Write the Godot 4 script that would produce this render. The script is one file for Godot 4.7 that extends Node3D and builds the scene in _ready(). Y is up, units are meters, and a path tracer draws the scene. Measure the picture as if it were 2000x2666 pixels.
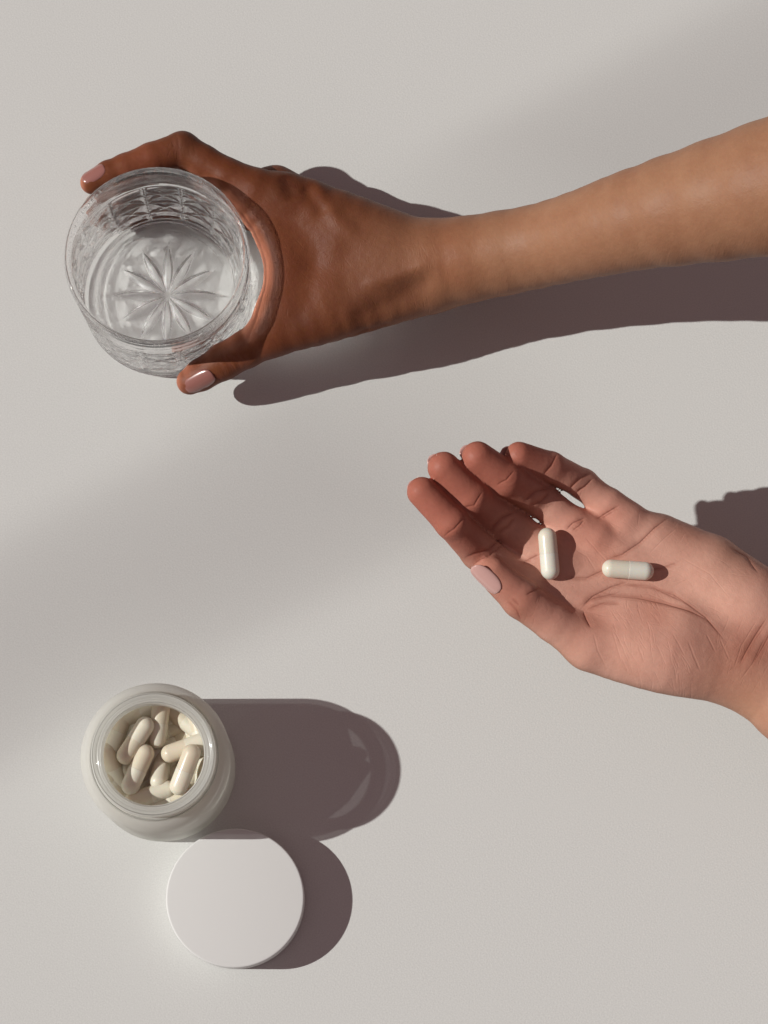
extends Node3D
# Sunlit table seen from above: a hand holding a cut tumbler, a hand with two capsules, a jar of capsules and its lid.
# Lengths in the builders are millimetres; MM turns them into metres.

const MM := 0.001
var taken := {}
var smooth_noise := FastNoiseLite.new()
var fine_noise := FastNoiseLite.new()


func _ready() -> void:
	# camera
	var cam := Camera3D.new()
	cam.name = "camera"
	cam.fov = 19.92
	cam.near = 0.05
	cam.far = 60.0
	add_child(cam)
	cam.position = Vector3(0, 1.27328, 0.25212)
	cam.rotation_degrees = Vector3(-78.8, 0, 0)
	cam.current = true
	# sky
	var sky_look := ProceduralSkyMaterial.new()
	sky_look.sky_top_color = Color(0.76, 0.65, 0.665)
	sky_look.sky_horizon_color = Color(0.33, 0.28, 0.28)
	sky_look.sky_curve = 0.5
	sky_look.ground_bottom_color = Color(0.42, 0.37, 0.36)
	sky_look.ground_horizon_color = Color(0.5, 0.44, 0.43)
	sky_look.sun_angle_max = 2.0
	var air := Environment.new()
	air.background_mode = Environment.BG_SKY
	air.sky = Sky.new()
	air.sky.sky_material = sky_look
	air.background_energy_multiplier = 0.4
	air.tonemap_mode = Environment.TONE_MAPPER_LINEAR
	air.tonemap_exposure = 1.0
	air.sdfgi_enabled = true
	air.ssao_enabled = true
	air.ssil_enabled = true
	var world := WorldEnvironment.new()
	world.name = "environment"
	world.environment = air
	add_child(world)
	# sun: from the left, 39 degrees high
	var sun := DirectionalLight3D.new()
	sun.name = "sun"
	sun.light_energy = 1.13
	sun.light_color = Color(1.0, 1.0, 0.98)
	sun.light_angular_distance = 0.5
	sun.shadow_enabled = true
	add_child(sun)
	sun.look_at_from_position(Vector3(-0.780, 0.625, 0.0), Vector3.ZERO, Vector3.UP)

	smooth_noise.seed = 7
	smooth_noise.noise_type = FastNoiseLite.TYPE_SIMPLEX_SMOOTH
	smooth_noise.frequency = 1.0
	smooth_noise.fractal_octaves = 3
	fine_noise.seed = 21
	fine_noise.noise_type = FastNoiseLite.TYPE_SIMPLEX
	fine_noise.frequency = 1.0
	fine_noise.fractal_octaves = 2

	build_table()
	build_shade_bars()
	build_glass()
	build_jar()
	build_lid()
	build_jar_capsules()
	build_glass_hand()
	build_open_hand()
	build_palm_capsules()


# ---------- helpers ----------

func numbered(called: String) -> String:
	var n: int = taken.get(called, 0)
	taken[called] = n + 1
	return called if n == 0 else "%s_%03d" % [called, n]


func tag(o: Node, label: String, category: String, group := "", kind := "") -> void:
	if label:
		o.set_meta("label", label)
	if category:
		o.set_meta("category", category)
	if group:
		o.set_meta("group", group)
	if kind:
		o.set_meta("kind", kind)


func base(called: String, at: Vector3) -> Node3D:
	var o := Node3D.new()
	o.name = numbered(called)
	add_child(o)
	o.position = at
	return o


func part(called: String, mesh: Mesh, look: Material, parent: Node) -> MeshInstance3D:
	var o := MeshInstance3D.new()
	o.name = called
	o.mesh = mesh
	o.material_override = look
	parent.add_child(o, true)
	return o


# a profile of (radius, height) turned round the y axis; closed when it ends where it began
func lathe(profile: PackedVector2Array, sides: int, shape = null) -> ArrayMesh:
	var st := SurfaceTool.new()
	st.begin(Mesh.PRIMITIVE_TRIANGLES)
	st.set_smooth_group(0)
	var n := profile.size()
	var far := PackedFloat32Array([0.0])
	for i in range(1, n):
		far.append(far[i - 1] + profile[i].distance_to(profile[i - 1]))
	for i in n:
		for k in sides + 1:
			var a := TAU * (k % sides) / sides
			var p := profile[i]
			if shape != null:
				p = shape.call(p, a, i)
			st.set_uv(Vector2(float(k) / sides, far[i] / far[n - 1]))
			st.add_vertex(Vector3(p.x * cos(a), p.y, p.x * sin(a)) * MM)
	for i in n - 1:
		for k in sides:
			var a := i * (sides + 1) + k
			var b := a + 1
			var c := a + sides + 1
			var d := c + 1
			if profile[i].x > 0.0001:
				st.add_index(a); st.add_index(b); st.add_index(c)
			if profile[i + 1].x > 0.0001:
				st.add_index(b); st.add_index(d); st.add_index(c)
	st.generate_normals()
	return st.commit()


# rounds the corners of a profile: each corner (x, y, radius) becomes a short arc
func rounded(corners: Array, steps := 5) -> PackedVector2Array:
	var out := PackedVector2Array()
	for i in corners.size():
		var c: Vector3 = corners[i]
		var p := Vector2(c.x, c.y)
		if c.z <= 0.0 or i == 0 or i == corners.size() - 1:
			out.append(p)
			continue
		var before := Vector2(corners[i - 1].x, corners[i - 1].y)
		var after := Vector2(corners[i + 1].x, corners[i + 1].y)
		var a := p + (before - p).limit_length(c.z)
		var b := p + (after - p).limit_length(c.z)
		for k in steps + 1:
			var t := float(k) / steps
			out.append(a.lerp(p, t).lerp(p.lerp(b, t), t))
	return out


func noise_texture(size: int, frequency: float, octaves: int, low: float, high: float, seed_: int, kind := FastNoiseLite.TYPE_SIMPLEX_SMOOTH) -> NoiseTexture2D:
	var n := FastNoiseLite.new()
	n.seed = seed_
	n.noise_type = kind
	n.frequency = frequency
	n.fractal_octaves = octaves
	var t := NoiseTexture2D.new()
	t.width = size
	t.height = size
	t.seamless = true
	t.noise = n
	var ramp := Gradient.new()
	ramp.set_color(0, Color(low, low, low))
	ramp.set_color(1, Color(high, high, high))
	t.color_ramp = ramp
	return t


# ---------- the setting ----------

func build_table() -> void:
	var m := StandardMaterial3D.new()
	m.resource_name = "matt white table"
	m.albedo_color = Color(0.855, 0.855, 0.845)
	m.roughness = 0.75
	m.metallic_specular = 0.3
	m.albedo_texture = noise_texture(1024, 0.28, 2, 0.93, 1.0, 3)
	m.uv1_triplanar = true
	m.uv1_world_triplanar = true
	m.uv1_scale = Vector3(4.2, 4.2, 4.2)
	m.heightmap_enabled = true
	m.heightmap_texture = noise_texture(1024, 0.2, 3, 0.0, 1.0, 5)
	m.heightmap_scale = 0.004
	var slab := BoxMesh.new()
	slab.size = Vector3(2.4, 0.03, 2.4)
	var o := part("tabletop", slab, m, self)
	o.position = Vector3(0, -0.015, 0)
	tag(o, "matt off-white tabletop under everything in the picture", "table", "", "structure")


# unseen bars added towards the sun; only their soft shadows reach the picture
func build_shade_bars() -> void:
	var m := StandardMaterial3D.new()
	m.resource_name = "painted wood"
	m.albedo_color = Color(0.8, 0.79, 0.76)
	m.roughness = 0.6
	var to_sun := Vector3(-0.780, 0.625, 0.0)
	for b in [[-0.135, 0.02, 0.045, 0.36, 0.0125, 10.0], [0.21, 0.02, -0.215, 0.34, 0.012, 10.0]]:
		var mesh := BoxMesh.new()
		mesh.size = Vector3(b[3], b[4], b[4])
		var o := part("shade_bar", mesh, m, self)
		o.position = Vector3(b[0], 0, b[2]) + to_sun * b[5]
		o.rotation.y = 0.49
		tag(o, "thin unseen bar added out of frame to cast a soft shadow band", "window bar", "shade bars added out of frame", "structure")


# ---------- tumbler ----------
# A clear tumbler, turned on the lathe and cut with a wheel. Clear crystal lets part of the light straight through and bends the rest:
# a fine screen in the material's alpha sets the share, more bending in the cuts and the rim, less in the plain wall.
func build_glass() -> void:
	var t := base("glass_tumbler", Vector3(-0.0977, 0.0005, -0.0993))
	tag(t, "clear cut-glass tumbler with a star in its base, held by the upper hand", "glass")
	var prof := PackedVector2Array()
	# underside, with room for the star cut
	for i in 25:
		prof.append(Vector2(30.0 * i / 24.0, 1.2))
	prof.append_array(PackedVector2Array([Vector2(31, 1.0), Vector2(32.5, 0.2), Vector2(34, 0.0), Vector2(36, 0.1), Vector2(37.4, 0.8), Vector2(38.0, 2.0)]))
	for i in 121:
		prof.append(Vector2(38.1 + 1.4 * i / 120.0, 3.0 + 48.0 * i / 120.0))
	var wall_end := prof.size()
	prof.append_array(PackedVector2Array([Vector2(39.6, 54), Vector2(39.8, 60), Vector2(39.9, 64.0), Vector2(39.7, 65.2), Vector2(39.2, 65.8), Vector2(38.5, 65.9), Vector2(37.8, 65.5), Vector2(37.3, 64.5), Vector2(37.1, 62), Vector2(36.6, 50), Vector2(35.8, 40), Vector2(34.6, 30), Vector2(33.0, 22), Vector2(31.0, 16), Vector2(29.0, 12.2), Vector2(27.4, 10.0), Vector2(26.0, 9.0), Vector2(24.5, 8.5), Vector2(20, 8.3), Vector2(10, 8.2), Vector2(0, 8.2)]))
	var shape := func(p: Vector2, a: float, i: int) -> Vector2:
		if i < 25:   # the star: twelve long pointed cuts, deep near their middles
			return Vector2(p.x, p.y + star_cut(a, p.x))
		if i < wall_end and p.y >= 3.0:
			return Vector2(p.x - cut_depth(a, p.y), p.y)
		return p
	# how much of each place bends the light
	var length := PackedFloat32Array([0.0])
	for i in range(1, prof.size()):
		length.append(length[i - 1] + prof[i].distance_to(prof[i - 1]))
	var wide := 2048
	var high := 1024
	var bytes := PackedByteArray()
	bytes.resize(wide * high * 4)
	bytes.fill(255)
	var dull := PackedByteArray()
	dull.resize(wide * high)
	dull.fill(10)
	var rng := RandomNumberGenerator.new()
	rng.seed = 77
	var at := 0
	for y in high:
		var s := (y + 0.5) / high * length[-1]
		while at < length.size() - 2 and length[at + 1] < s:
			at += 1
		var p := prof[at]
		for x in wide:
			var turn := TAU * x / wide
			var facing := clampf(1.7 - absf(turn - PI) * 1.5, 0.0, 1.0)
			var away := clampf(1.9 - minf(turn, TAU - turn) * 1.5, 0.0, 1.0)
			var share := 0.2
			if at < 25:
				share = 0.2
				if star_cut(turn, p.x) > 0.05:   # the cuts of the star are ground, not polished
					share = 0.85
					dull[y * wide + x] = 90
			elif at < 31:
				share = 0.6
			elif at < wall_end:
				var h := lerpf(p.y, prof[at + 1].y, clampf((s - length[at]) / (length[at + 1] - length[at]), 0.0, 1.0))
				share = lerpf(0.99, 0.6 if cut_depth(turn, h) > 0.05 else 0.1, facing)
			elif at < wall_end + 2:
				share = lerpf(0.95, 0.15, maxf(facing, away))
			elif at < wall_end + 8:
				share = lerpf(0.95, 0.5, away)
			elif at < wall_end + 14:
				share = lerpf(0.95, 0.1, maxf(facing, away if p.y > 45.0 else away * 0.3))
			else:
				share = 0.12
			if rng.randf() > share:
				bytes[(y * wide + x) * 4 + 3] = 0
	var m := StandardMaterial3D.new()
	m.resource_name = "crystal glass"
	m.albedo_color = Color(1, 1, 1, 0)
	m.roughness = 1.0
	m.roughness_texture = ImageTexture.create_from_image(Image.create_from_data(wide, high, false, Image.FORMAT_L8, dull))
	m.roughness_texture_channel = BaseMaterial3D.TEXTURE_CHANNEL_RED
	m.refraction_enabled = true
	m.refraction_scale = 0.05
	m.transparency = BaseMaterial3D.TRANSPARENCY_ALPHA_SCISSOR
	m.alpha_scissor_threshold = 0.5
	m.albedo_texture = ImageTexture.create_from_image(Image.create_from_data(wide, high, false, Image.FORMAT_RGBA8, bytes))
	m.texture_filter = BaseMaterial3D.TEXTURE_FILTER_NEAREST
	part("cut_body", lathe(prof, 448, shape), m, t)


# depth of the star's twelve pointed cuts at an angle and radius: round-bottomed grooves
func star_cut(a: float, r: float) -> float:
	var rays := 12.0
	var off := absf(fposmod(a * rays / TAU + 0.5, 1.0) - 0.5) * TAU / rays * r
	var wide := 2.5 * sin(clampf((r - 0.6) / 23.5, 0.0, 1.0) * PI)
	if off >= wide:
		return 0.0
	var q := off / wide
	return wide * 0.75 * (1.0 - q * q)


# how deep the wheel has cut the outside of the tumbler at an angle and height
func cut_depth(a: float, y: float) -> float:
	var d := 0.0
	for ring in [[47.5, 1.7], [43.6, 1.4], [37.0, 1.5], [27.0, 1.5], [17.0, 1.5], [9.5, 1.6], [5.5, 1.2]]:
		d = maxf(d, (ring[1] - absf(y - ring[0])) * 1.1)
	var round_ := a * 39.0
	var pitch := TAU * 39.0 / 14.0
	var off := absf(fposmod(round_ / pitch + 0.5, 1.0) - 0.5) * pitch
	if y < 48.0 and y > 9.0:
		var rung := absf(fposmod(y / 3.2, 1.0) - 0.5)
		d = maxf(d, (2.1 - off) * (0.75 + 0.5 * rung))
	if y < 42.0 and y > 12.0:   # crossed cuts between the uprights
		for s in [-1.0, 1.0]:
			var along := fposmod((y * 1.25 + s * round_) / pitch + 0.5, 1.0) - 0.5
			d = maxf(d, (1.3 - absf(along) * pitch * 0.62) * 0.9)
	return maxf(d, 0.0)


# ---------- jar, lid, capsules ----------
func build_jar() -> void:
	var t := base("pill_jar", Vector3(-0.0962, 0.0006, 0.1152))
	tag(t, "squat frosted jar without its lid, filled with pale capsules", "jar")
	var frost := StandardMaterial3D.new()
	frost.resource_name = "frosted glass"
	frost.albedo_color = Color(0.86, 0.855, 0.845, 0.72)
	frost.transparency = BaseMaterial3D.TRANSPARENCY_ALPHA
	frost.roughness = 0.45
	frost.backlight_enabled = true
	frost.backlight = Color(1.0, 1.0, 0.98)
	var body := rounded([Vector3(0, 1.2, 0), Vector3(27, 1.2, 2), Vector3(28.5, 0, 1), Vector3(31.4, 0, 3), Vector3(31.6, 53.5, 5.5), Vector3(26.0, 55.4, 1.0), Vector3(25.2, 55.5, 0),
		Vector3(21.6, 55.3, 1), Vector3(22.4, 53.5, 1), Vector3(29.4, 51.5, 4), Vector3(29.4, 3.6, 3), Vector3(0, 3.4, 0)], 7)
	part("body", lathe(body, 160), frost, t)
	var clear := StandardMaterial3D.new()
	clear.resource_name = "clear neck"
	clear.albedo_color = Color(0.88, 0.88, 0.865, 0.8)
	clear.transparency = BaseMaterial3D.TRANSPARENCY_ALPHA
	clear.roughness = 0.27
	clear.backlight_enabled = true
	clear.backlight = Color(1.0, 1.0, 0.98)
	clear.clearcoat_enabled = true
	clear.clearcoat = 0.8
	clear.clearcoat_roughness = 0.06
	var neck := rounded([Vector3(21.3, 55.6, 0), Vector3(25.4, 55.6, 0.4), Vector3(25.4, 56.6, 0.4), Vector3(26.0, 57.3, 0.6), Vector3(26.0, 58.4, 0.6), Vector3(25.2, 59.0, 0.4), Vector3(25.2, 59.6, 0.4), Vector3(26.0, 60.2, 0.5),
		Vector3(26.0, 61.8, 1.0), Vector3(24.6, 62.4, 0.9), Vector3(24.0, 61.7, 0.5), Vector3(23.2, 61.7, 0.5), Vector3(22.4, 62.2, 0.7), Vector3(21.2, 61.4, 1.0), Vector3(21.0, 57.0, 1.0), Vector3(21.3, 55.6, 0)], 4)
	part("neck", lathe(neck, 160), clear, t)


func build_lid() -> void:
	var t := base("jar_lid", Vector3(-0.0638, 0.0005, 0.1717))
	tag(t, "round white lid lying flat beside the jar", "lid")
	var m := StandardMaterial3D.new()
	m.resource_name = "matt white plastic"
	m.albedo_color = Color(0.85, 0.847, 0.84)
	m.roughness = 0.55
	m.metallic_specular = 0.35
	m.heightmap_enabled = true
	m.heightmap_texture = noise_texture(512, 0.15, 3, 0.0, 1.0, 11)
	m.heightmap_scale = 0.002
	m.uv1_triplanar = true
	m.uv1_scale = Vector3(30, 30, 30)
	part("skirt", lathe(rounded([Vector3(27.6, 8, 0), Vector3(27.6, 0, 0.3), Vector3(29.5, 0, 0.4), Vector3(29.6, 14.6, 0), Vector3(29.3, 14.9, 0), Vector3(27.6, 14.9, 0)], 4), 160), m, t)
	part("top_disc", lathe(rounded([Vector3(0, 14.7, 0), Vector3(29.0, 14.7, 0), Vector3(29.6, 15.1, 0.3), Vector3(29.6, 16.4, 0.9), Vector3(0, 16.4, 0)], 5), 160), m, t)


# a two-piece capsule along its own x axis: the longer body, and the cap that slips over it
func make_capsule(called: String, cap_look: Material, body_look: Material, long: float, radius: float) -> Node3D:
	var t := base(called, Vector3.ZERO)
	var half := long / 2.0
	var bp := PackedVector2Array()
	var r := radius * 0.984
	for i in 13:
		var a := PI / 2.0 * i / 12.0
		bp.append(Vector2(r * sin(a), -half + r - r * cos(a)))
	for q in [0.0, 0.3, 0.5, 0.54, 0.55]:
		bp.append(Vector2(r, half * q))
	bp.append(Vector2(r * 0.97, half * 0.555))
	bp.append(Vector2(0.0, half * 0.56))
	var o := part("capsule_body", lathe(bp, 40), body_look, t)
	o.rotation.z = -PI / 2.0
	var cp := PackedVector2Array([Vector2(r * 0.9, half * 0.02), Vector2(r, half * 0.021), Vector2(radius * 0.994, half * 0.024), Vector2(radius, half * 0.035), Vector2(radius, half * 0.05), Vector2(radius, half * 0.1), Vector2(radius, half * 0.36)])
	for i in range(12, -1, -1):
		var a := PI / 2.0 * i / 12.0
		cp.append(Vector2(radius * sin(a), half - radius + radius * cos(a)))
	var c := part("capsule_cap", lathe(cp, 40), cap_look, t)
	c.rotation.z = -PI / 2.0
	return t


func capsule_look(color: Color) -> StandardMaterial3D:
	var m := StandardMaterial3D.new()
	m.resource_name = "capsule shell"
	m.albedo_color = color
	m.roughness = 0.42
	m.metallic_specular = 0.4
	m.clearcoat_enabled = true
	m.clearcoat = 0.2
	m.clearcoat_roughness = 0.12
	m.subsurf_scatter_enabled = true
	m.subsurf_scatter_strength = 0.12
	return m


func lay_capsule(c: Node3D, a: Vector3, b: Vector3, roll: float) -> void:
	var x := (b - a).normalized()
	var z := x.cross(Vector3.UP).normalized()
	c.basis = Basis(x, z.cross(x), z) * Basis(Vector3.RIGHT, roll)
	c.position = (a + b) / 2.0 * MM


var capsule_first: Node3D

func build_jar_capsules() -> void:
	var cap := capsule_look(Color(0.87, 0.835, 0.765))
	var body := capsule_look(Color(0.845, 0.795, 0.71))
	capsule_first = make_capsule("capsule", cap, body, 22.6, 3.95)
	var places := [
		[Vector3(-108.2, 50.0, 113.6), Vector3(-101.1, 51.0, 102.6), "capsule lying slanted at the upper left of the jar's top layer, seen whole"],
		[Vector3(-94.0, 49.0, 92.9), Vector3(-95.9, 46.0, 107.1), "capsule at the top of the jar opening pointing straight down the picture"],
		[Vector3(-110.6, 44.0, 98.4), Vector3(-114.5, 44.0, 108.8), "capsule tucked under the jar's left rim beside the slanted whole one"],
		[Vector3(-116.4, 45.0, 113.8), Vector3(-111.9, 41.0, 123.7), "capsule under the lower left rim pointing down to the right"],
		[Vector3(-100.8, 50.0, 114.2), Vector3(-106.1, 50.0, 126.3), "capsule left of the middle of the jar, seen whole, slanting down left"],
		[Vector3(-93.4, 42.0, 113.9), Vector3(-94.6, 46.0, 122.4), "short-looking capsule in the very middle of the pile"],
		[Vector3(-88.4, 49.0, 112.8), Vector3(-77.8, 50.0, 109.1), "capsule with a clear-ended cap pointing to the right rim of the jar"],
		[Vector3(-80.8, 55.0, 114.5), Vector3(-85.8, 52.0, 126.9), "bright capsule at the right of the pile, lying on top in the sun"],
		[Vector3(-103.0, 47.0, 132.1), Vector3(-93.2, 47.0, 129.0), "capsule lying nearly level at the bottom of the jar opening"],
		[Vector3(-87.8, 43.0, 96.2), Vector3(-81.1, 44.0, 101.3), "capsule at the upper right of the opening, pointing down right"],
		[Vector3(-88.9, 38.0, 102.3), Vector3(-88.5, 37.0, 108.8), "capsule deep between the top and the right capsules"],
		[Vector3(-78.9, 46.0, 99.5), Vector3(-76.8, 46.0, 106.9), "capsule standing at the right rim with a sunlit end"],
		[Vector3(-83.9, 46.0, 130.8), Vector3(-93.4, 44.0, 134.7), "capsule under the lower right rim of the opening with a sunlit end"],
		[Vector3(-112.3, 40.0, 128.5), Vector3(-106.8, 40.0, 133.9), "capsule under the lower left rim, mostly hidden by its neighbours"],
		[Vector3(-107.1, 44.0, 96.8), Vector3(-100.2, 44.0, 94.3), "capsule lying across under the top left rim of the jar"],
		[Vector3(-75.4, 41.0, 110.9), Vector3(-75.2, 43.0, 120.2), "capsule behind the right rim, mostly hidden"],
	]
	for i in places.size():
		var q: Array = places[i]
		var c := capsule_first
		if i > 0:
			c = capsule_first.duplicate()
			c.name = numbered("capsule")
			add_child(c)
		lay_capsule(c, q[0], q[1], i * 1.7)
		tag(c, q[2], "capsule", "capsules piled in the jar")
	# the layer below, seen only in the gaps
	var rng := RandomNumberGenerator.new()
	rng.seed = 5
	for i in 30:
		var c: Node3D = capsule_first.duplicate()
		c.name = numbered("capsule")
		add_child(c)
		var a := i * 2.4
		var r := 4.3 * sqrt(i + 0.5)
		var p := Vector3(-96.5 + r * cos(a), 40.0 + rng.randf_range(-1.0, 1.0), 115.0 + r * sin(a))
		var turn := rng.randf() * TAU if r < 14.0 else a + PI / 2.0 + rng.randf_range(-0.25, 0.25)
		var half := Vector3(cos(turn), rng.randf_range(-0.15, 0.15), sin(turn)) * 7.0
		lay_capsule(c, p - half, p + half, i)
		tag(c, "capsule of the lower layer glimpsed in a gap of the pile", "capsule", "capsules under the top layer in the jar")


func build_palm_capsules() -> void:
	var cap := capsule_look(Color(0.89, 0.87, 0.82))
	var body := capsule_look(Color(0.87, 0.84, 0.775))
	var c := make_capsule("capsule", cap, body, 21.8, 3.9)
	lay_capsule(c, Vector3(68.0, 80.5, 26.8), Vector3(69.1, 79.2, 40.2), 0.4)
	tag(c, "capsule at the root of the middle and ring fingers of the open hand", "capsule", "capsules in the open hand")
	var d: Node3D = c.duplicate()
	d.name = numbered("capsule")
	add_child(d)
	lay_capsule(d, Vector3(94.6, 77.0, 39.3), Vector3(108.7, 76.2, 40.2), 2.0)
	tag(d, "capsule lying crosswise in the middle of the open palm", "capsule", "capsules in the open hand")


# ---------- hands ----------
# A body is a list of tapered capsules [ax, ay, az, bx, by, bz, ra, rb, group]; group 0 is the palm, wrist and arm, each other group one finger.
# Within a group they join by a smooth minimum; fingers join the palm but not each other. Surface nets turn the field into one mesh.
var pa: PackedVector3Array
var pba: PackedVector3Array
var pinv: PackedFloat32Array
var pra: PackedFloat32Array
var prd: PackedFloat32Array
var pc: PackedInt32Array
var palm_chains := 0
var active: PackedInt32Array
const K_PALM := 7.0
const K_CHAIN := 1.6
const K_JOIN := 3.5
const K_CROSS := 1.8


func take_prims(rows: Array) -> void:
	pa = PackedVector3Array(); pba = PackedVector3Array(); pinv = PackedFloat32Array()
	pra = PackedFloat32Array(); prd = PackedFloat32Array(); pc = PackedInt32Array()
	palm_chains = 0
	for r: Array in rows:
		var a := Vector3(r[0], r[1], r[2])
		var b := Vector3(r[3], r[4], r[5])
		pa.append(a)
		pba.append(b - a)
		pinv.append(1.0 / maxf((b - a).length_squared(), 1e-6))
		pra.append(r[6])
		prd.append(r[7] - r[6])
		pc.append(r[9])
		if r[8] == 0:
			palm_chains = maxi(palm_chains, r[9] + 1)


func field(p: Vector3) -> float:
	var palm := 1e6
	var fingers := 1e6
	var now := -1
	var chain := 1e6
	for i in active:
		var q := p - pa[i]
		var ba := pba[i]
		var t := clampf(q.dot(ba) * pinv[i], 0.0, 1.0)
		var d := (q - ba * t).length() - pra[i] - prd[i] * t
		if pc[i] != now:
			if now >= 0:
				if now < palm_chains:
					palm = join(palm, chain, K_PALM)
				else:
					fingers = join(fingers, chain, K_CROSS)
			now = pc[i]
			chain = d
		else:
			var h := K_CHAIN - absf(chain - d)
			chain = minf(chain, d)
			if h > 0.0:
				chain -= h * h / (4.0 * K_CHAIN)
	if now < palm_chains:
		palm = join(palm, chain, K_PALM)
	else:
		fingers = join(fingers, chain, K_CROSS)
	return join(palm, fingers, K_JOIN)


func join(a: float, b: float, k: float) -> float:
	var h := k - absf(a - b)
	var m := minf(a, b)
	return m - h * h / (4.0 * k) if h > 0.0 else m


func gradient(p: Vector3) -> Vector3:
	var e := 0.35
	var g := Vector3(field(p + Vector3(e, 0, 0)) - field(p - Vector3(e, 0, 0)), field(p + Vector3(0, e, 0)) - field(p - Vector3(0, e, 0)), field(p + Vector3(0, 0, e)) - field(p - Vector3(0, 0, e)))
	return g.normalized()


# detail: func(position, normal) -> Vector2(how far the surface moves out, how much of the crease tint it takes); tint: func(position, normal, crease) -> Color
func body_mesh(rows: Array, cell: float, detail: Callable, tint: Callable, plan: Rect2) -> ArrayMesh:
	take_prims(rows)
	var lo := Vector3(1e6, 1e6, 1e6)
	var hi := -lo
	for i in pa.size():
		for e in [pa[i], pa[i] + pba[i]]:
			var r := maxf(pra[i], pra[i] + prd[i]) + 3.0
			lo = lo.min(e - Vector3(r, r, r))
			hi = hi.max(e + Vector3(r, r, r))
	const N := 8
	const M := N + 1
	var size := cell * N
	var nb := Vector3i(((hi - lo) / size).ceil())
	var wide := nb.x * N + 2
	var high := nb.y * N + 2
	var at := {}
	var verts := PackedVector3Array()
	var norms := PackedVector3Array()
	var edges := PackedInt64Array()   # cell key * 8 + axis * 2 + direction
	var reach := size * 0.8661
	var vals := PackedFloat32Array()
	vals.resize(M * M * M)
	var all := PackedInt32Array(range(pa.size()))
	var corner := [0, 1, M, M + 1, M * M, M * M + 1, M * M + M, M * M + M + 1]
	var pairs := [[0, 1], [2, 3], [4, 5], [6, 7], [0, 2], [1, 3], [4, 6], [5, 7], [0, 4], [1, 5], [2, 6], [3, 7]]
	var step := [Vector3(0, 0, 0), Vector3(1, 0, 0), Vector3(0, 1, 0), Vector3(1, 1, 0), Vector3(0, 0, 1), Vector3(1, 0, 1), Vector3(0, 1, 1), Vector3(1, 1, 1)]
	for bz in nb.z:
		for by in nb.y:
			for bx in nb.x:
				var o := lo + Vector3(bx, by, bz) * size
				var mid := o + Vector3(size, size, size) * 0.5
				var near := 1e6
				var ds := PackedFloat32Array()
				for i in pa.size():
					var q := mid - pa[i]
					var t := clampf(q.dot(pba[i]) * pinv[i], 0.0, 1.0)
					var d := (q - pba[i] * t).length() - pra[i] - prd[i] * t
					ds.append(d)
					near = minf(near, d)
				if near > reach + 8.0 or near < -reach * 1.4 - 1.0:
					continue
				active = PackedInt32Array()
				for i in pa.size():
					if ds[i] < near + 2.0 * reach + K_PALM * 2.0:
						active.append(i)
				var fm := field(mid)
				if absf(fm) > reach * 1.7 + 2.0:
					continue
				var n := 0
				for z in M:
					for y in M:
						for x in M:
							vals[n] = field(o + Vector3(x, y, z) * cell)
							n += 1
				for z in N:
					for y in N:
						for x in N:
							var c0 := x + y * M + z * M * M
							var mask := 0
							for k in 8:
								if vals[c0 + corner[k]] < 0.0:
									mask |= 1 << k
							if mask == 0 or mask == 255:
								continue
							var sum := Vector3.ZERO
							var hits := 0
							for e in pairs:
								var i: int = e[0]
								var j: int = e[1]
								if ((mask >> i) & 1) != ((mask >> j) & 1):
									var va := vals[c0 + corner[i]]
									var vb := vals[c0 + corner[j]]
									sum += step[i].lerp(step[j], va / (va - vb))
									hits += 1
							var p := o + (Vector3(x, y, z) + sum / hits) * cell
							var g := gradient(p)
							p -= g * clampf(field(p), -cell, cell) * 0.9
							var key := (bx * N + x + 1) + wide * ((by * N + y + 1) + high * (bz * N + z + 1))
							at[key] = verts.size()
							verts.append(p)
							norms.append(g)
							for axis in 3:
								var j: int = [1, 2, 4][axis]
								var a0 := mask & 1
								var b0 := (mask >> j) & 1
								if a0 != b0:
									edges.append(key * 8 + axis * 2 + a0)
	var dx := 1
	var dy := wide
	var dz := wide * high
	var index := PackedInt32Array()
	for code in edges:
		var key := code / 8
		var axis := (code / 2) % 4
		var u: int = [dy, dz, dx][axis]
		var v: int = [dz, dx, dy][axis]
		for other: int in [key - u, key - v, key - u - v]:
			if not at.has(other):   # a neighbouring block saw no crossing there
				at[other] = verts.size()
				verts.append(verts[at[key]])
				norms.append(norms[at[key]])
		var q := [at[key], at[key - u], at[key - u - v], at[key - v]]
		if code % 2 == 1:
			index.append_array(PackedInt32Array([q[0], q[2], q[1], q[0], q[3], q[2]]))
		else:
			index.append_array(PackedInt32Array([q[0], q[1], q[2], q[0], q[2], q[3]]))
	# wrinkles and creases move the surface; normals follow from the faces
	var colors := PackedColorArray()
	colors.resize(verts.size())
	var moved := PackedVector3Array()
	moved.resize(verts.size())
	for i in verts.size():
		var d: Vector2 = detail.call(verts[i], norms[i])
		moved[i] = (verts[i] + norms[i] * d.x) * MM
		colors[i] = tint.call(verts[i], norms[i], d.y)
	var uvs := PackedVector2Array()
	uvs.resize(verts.size())
	for i in verts.size():
		uvs[i] = (Vector2(verts[i].x, verts[i].z) - plan.position) / plan.size
	var smooth := PackedVector3Array()
	smooth.resize(verts.size())
	for i in range(0, index.size(), 3):
		var a := index[i]
		var b := index[i + 1]
		var c := index[i + 2]
		var f := (moved[c] - moved[a]).cross(moved[b] - moved[a])
		smooth[a] += f
		smooth[b] += f
		smooth[c] += f
	for i in smooth.size():
		smooth[i] = smooth[i].normalized()
		if smooth[i].dot(norms[i]) < 0.0:
			smooth[i] = norms[i]
	var arrays := []
	arrays.resize(Mesh.ARRAY_MAX)
	arrays[Mesh.ARRAY_VERTEX] = moved
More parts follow.
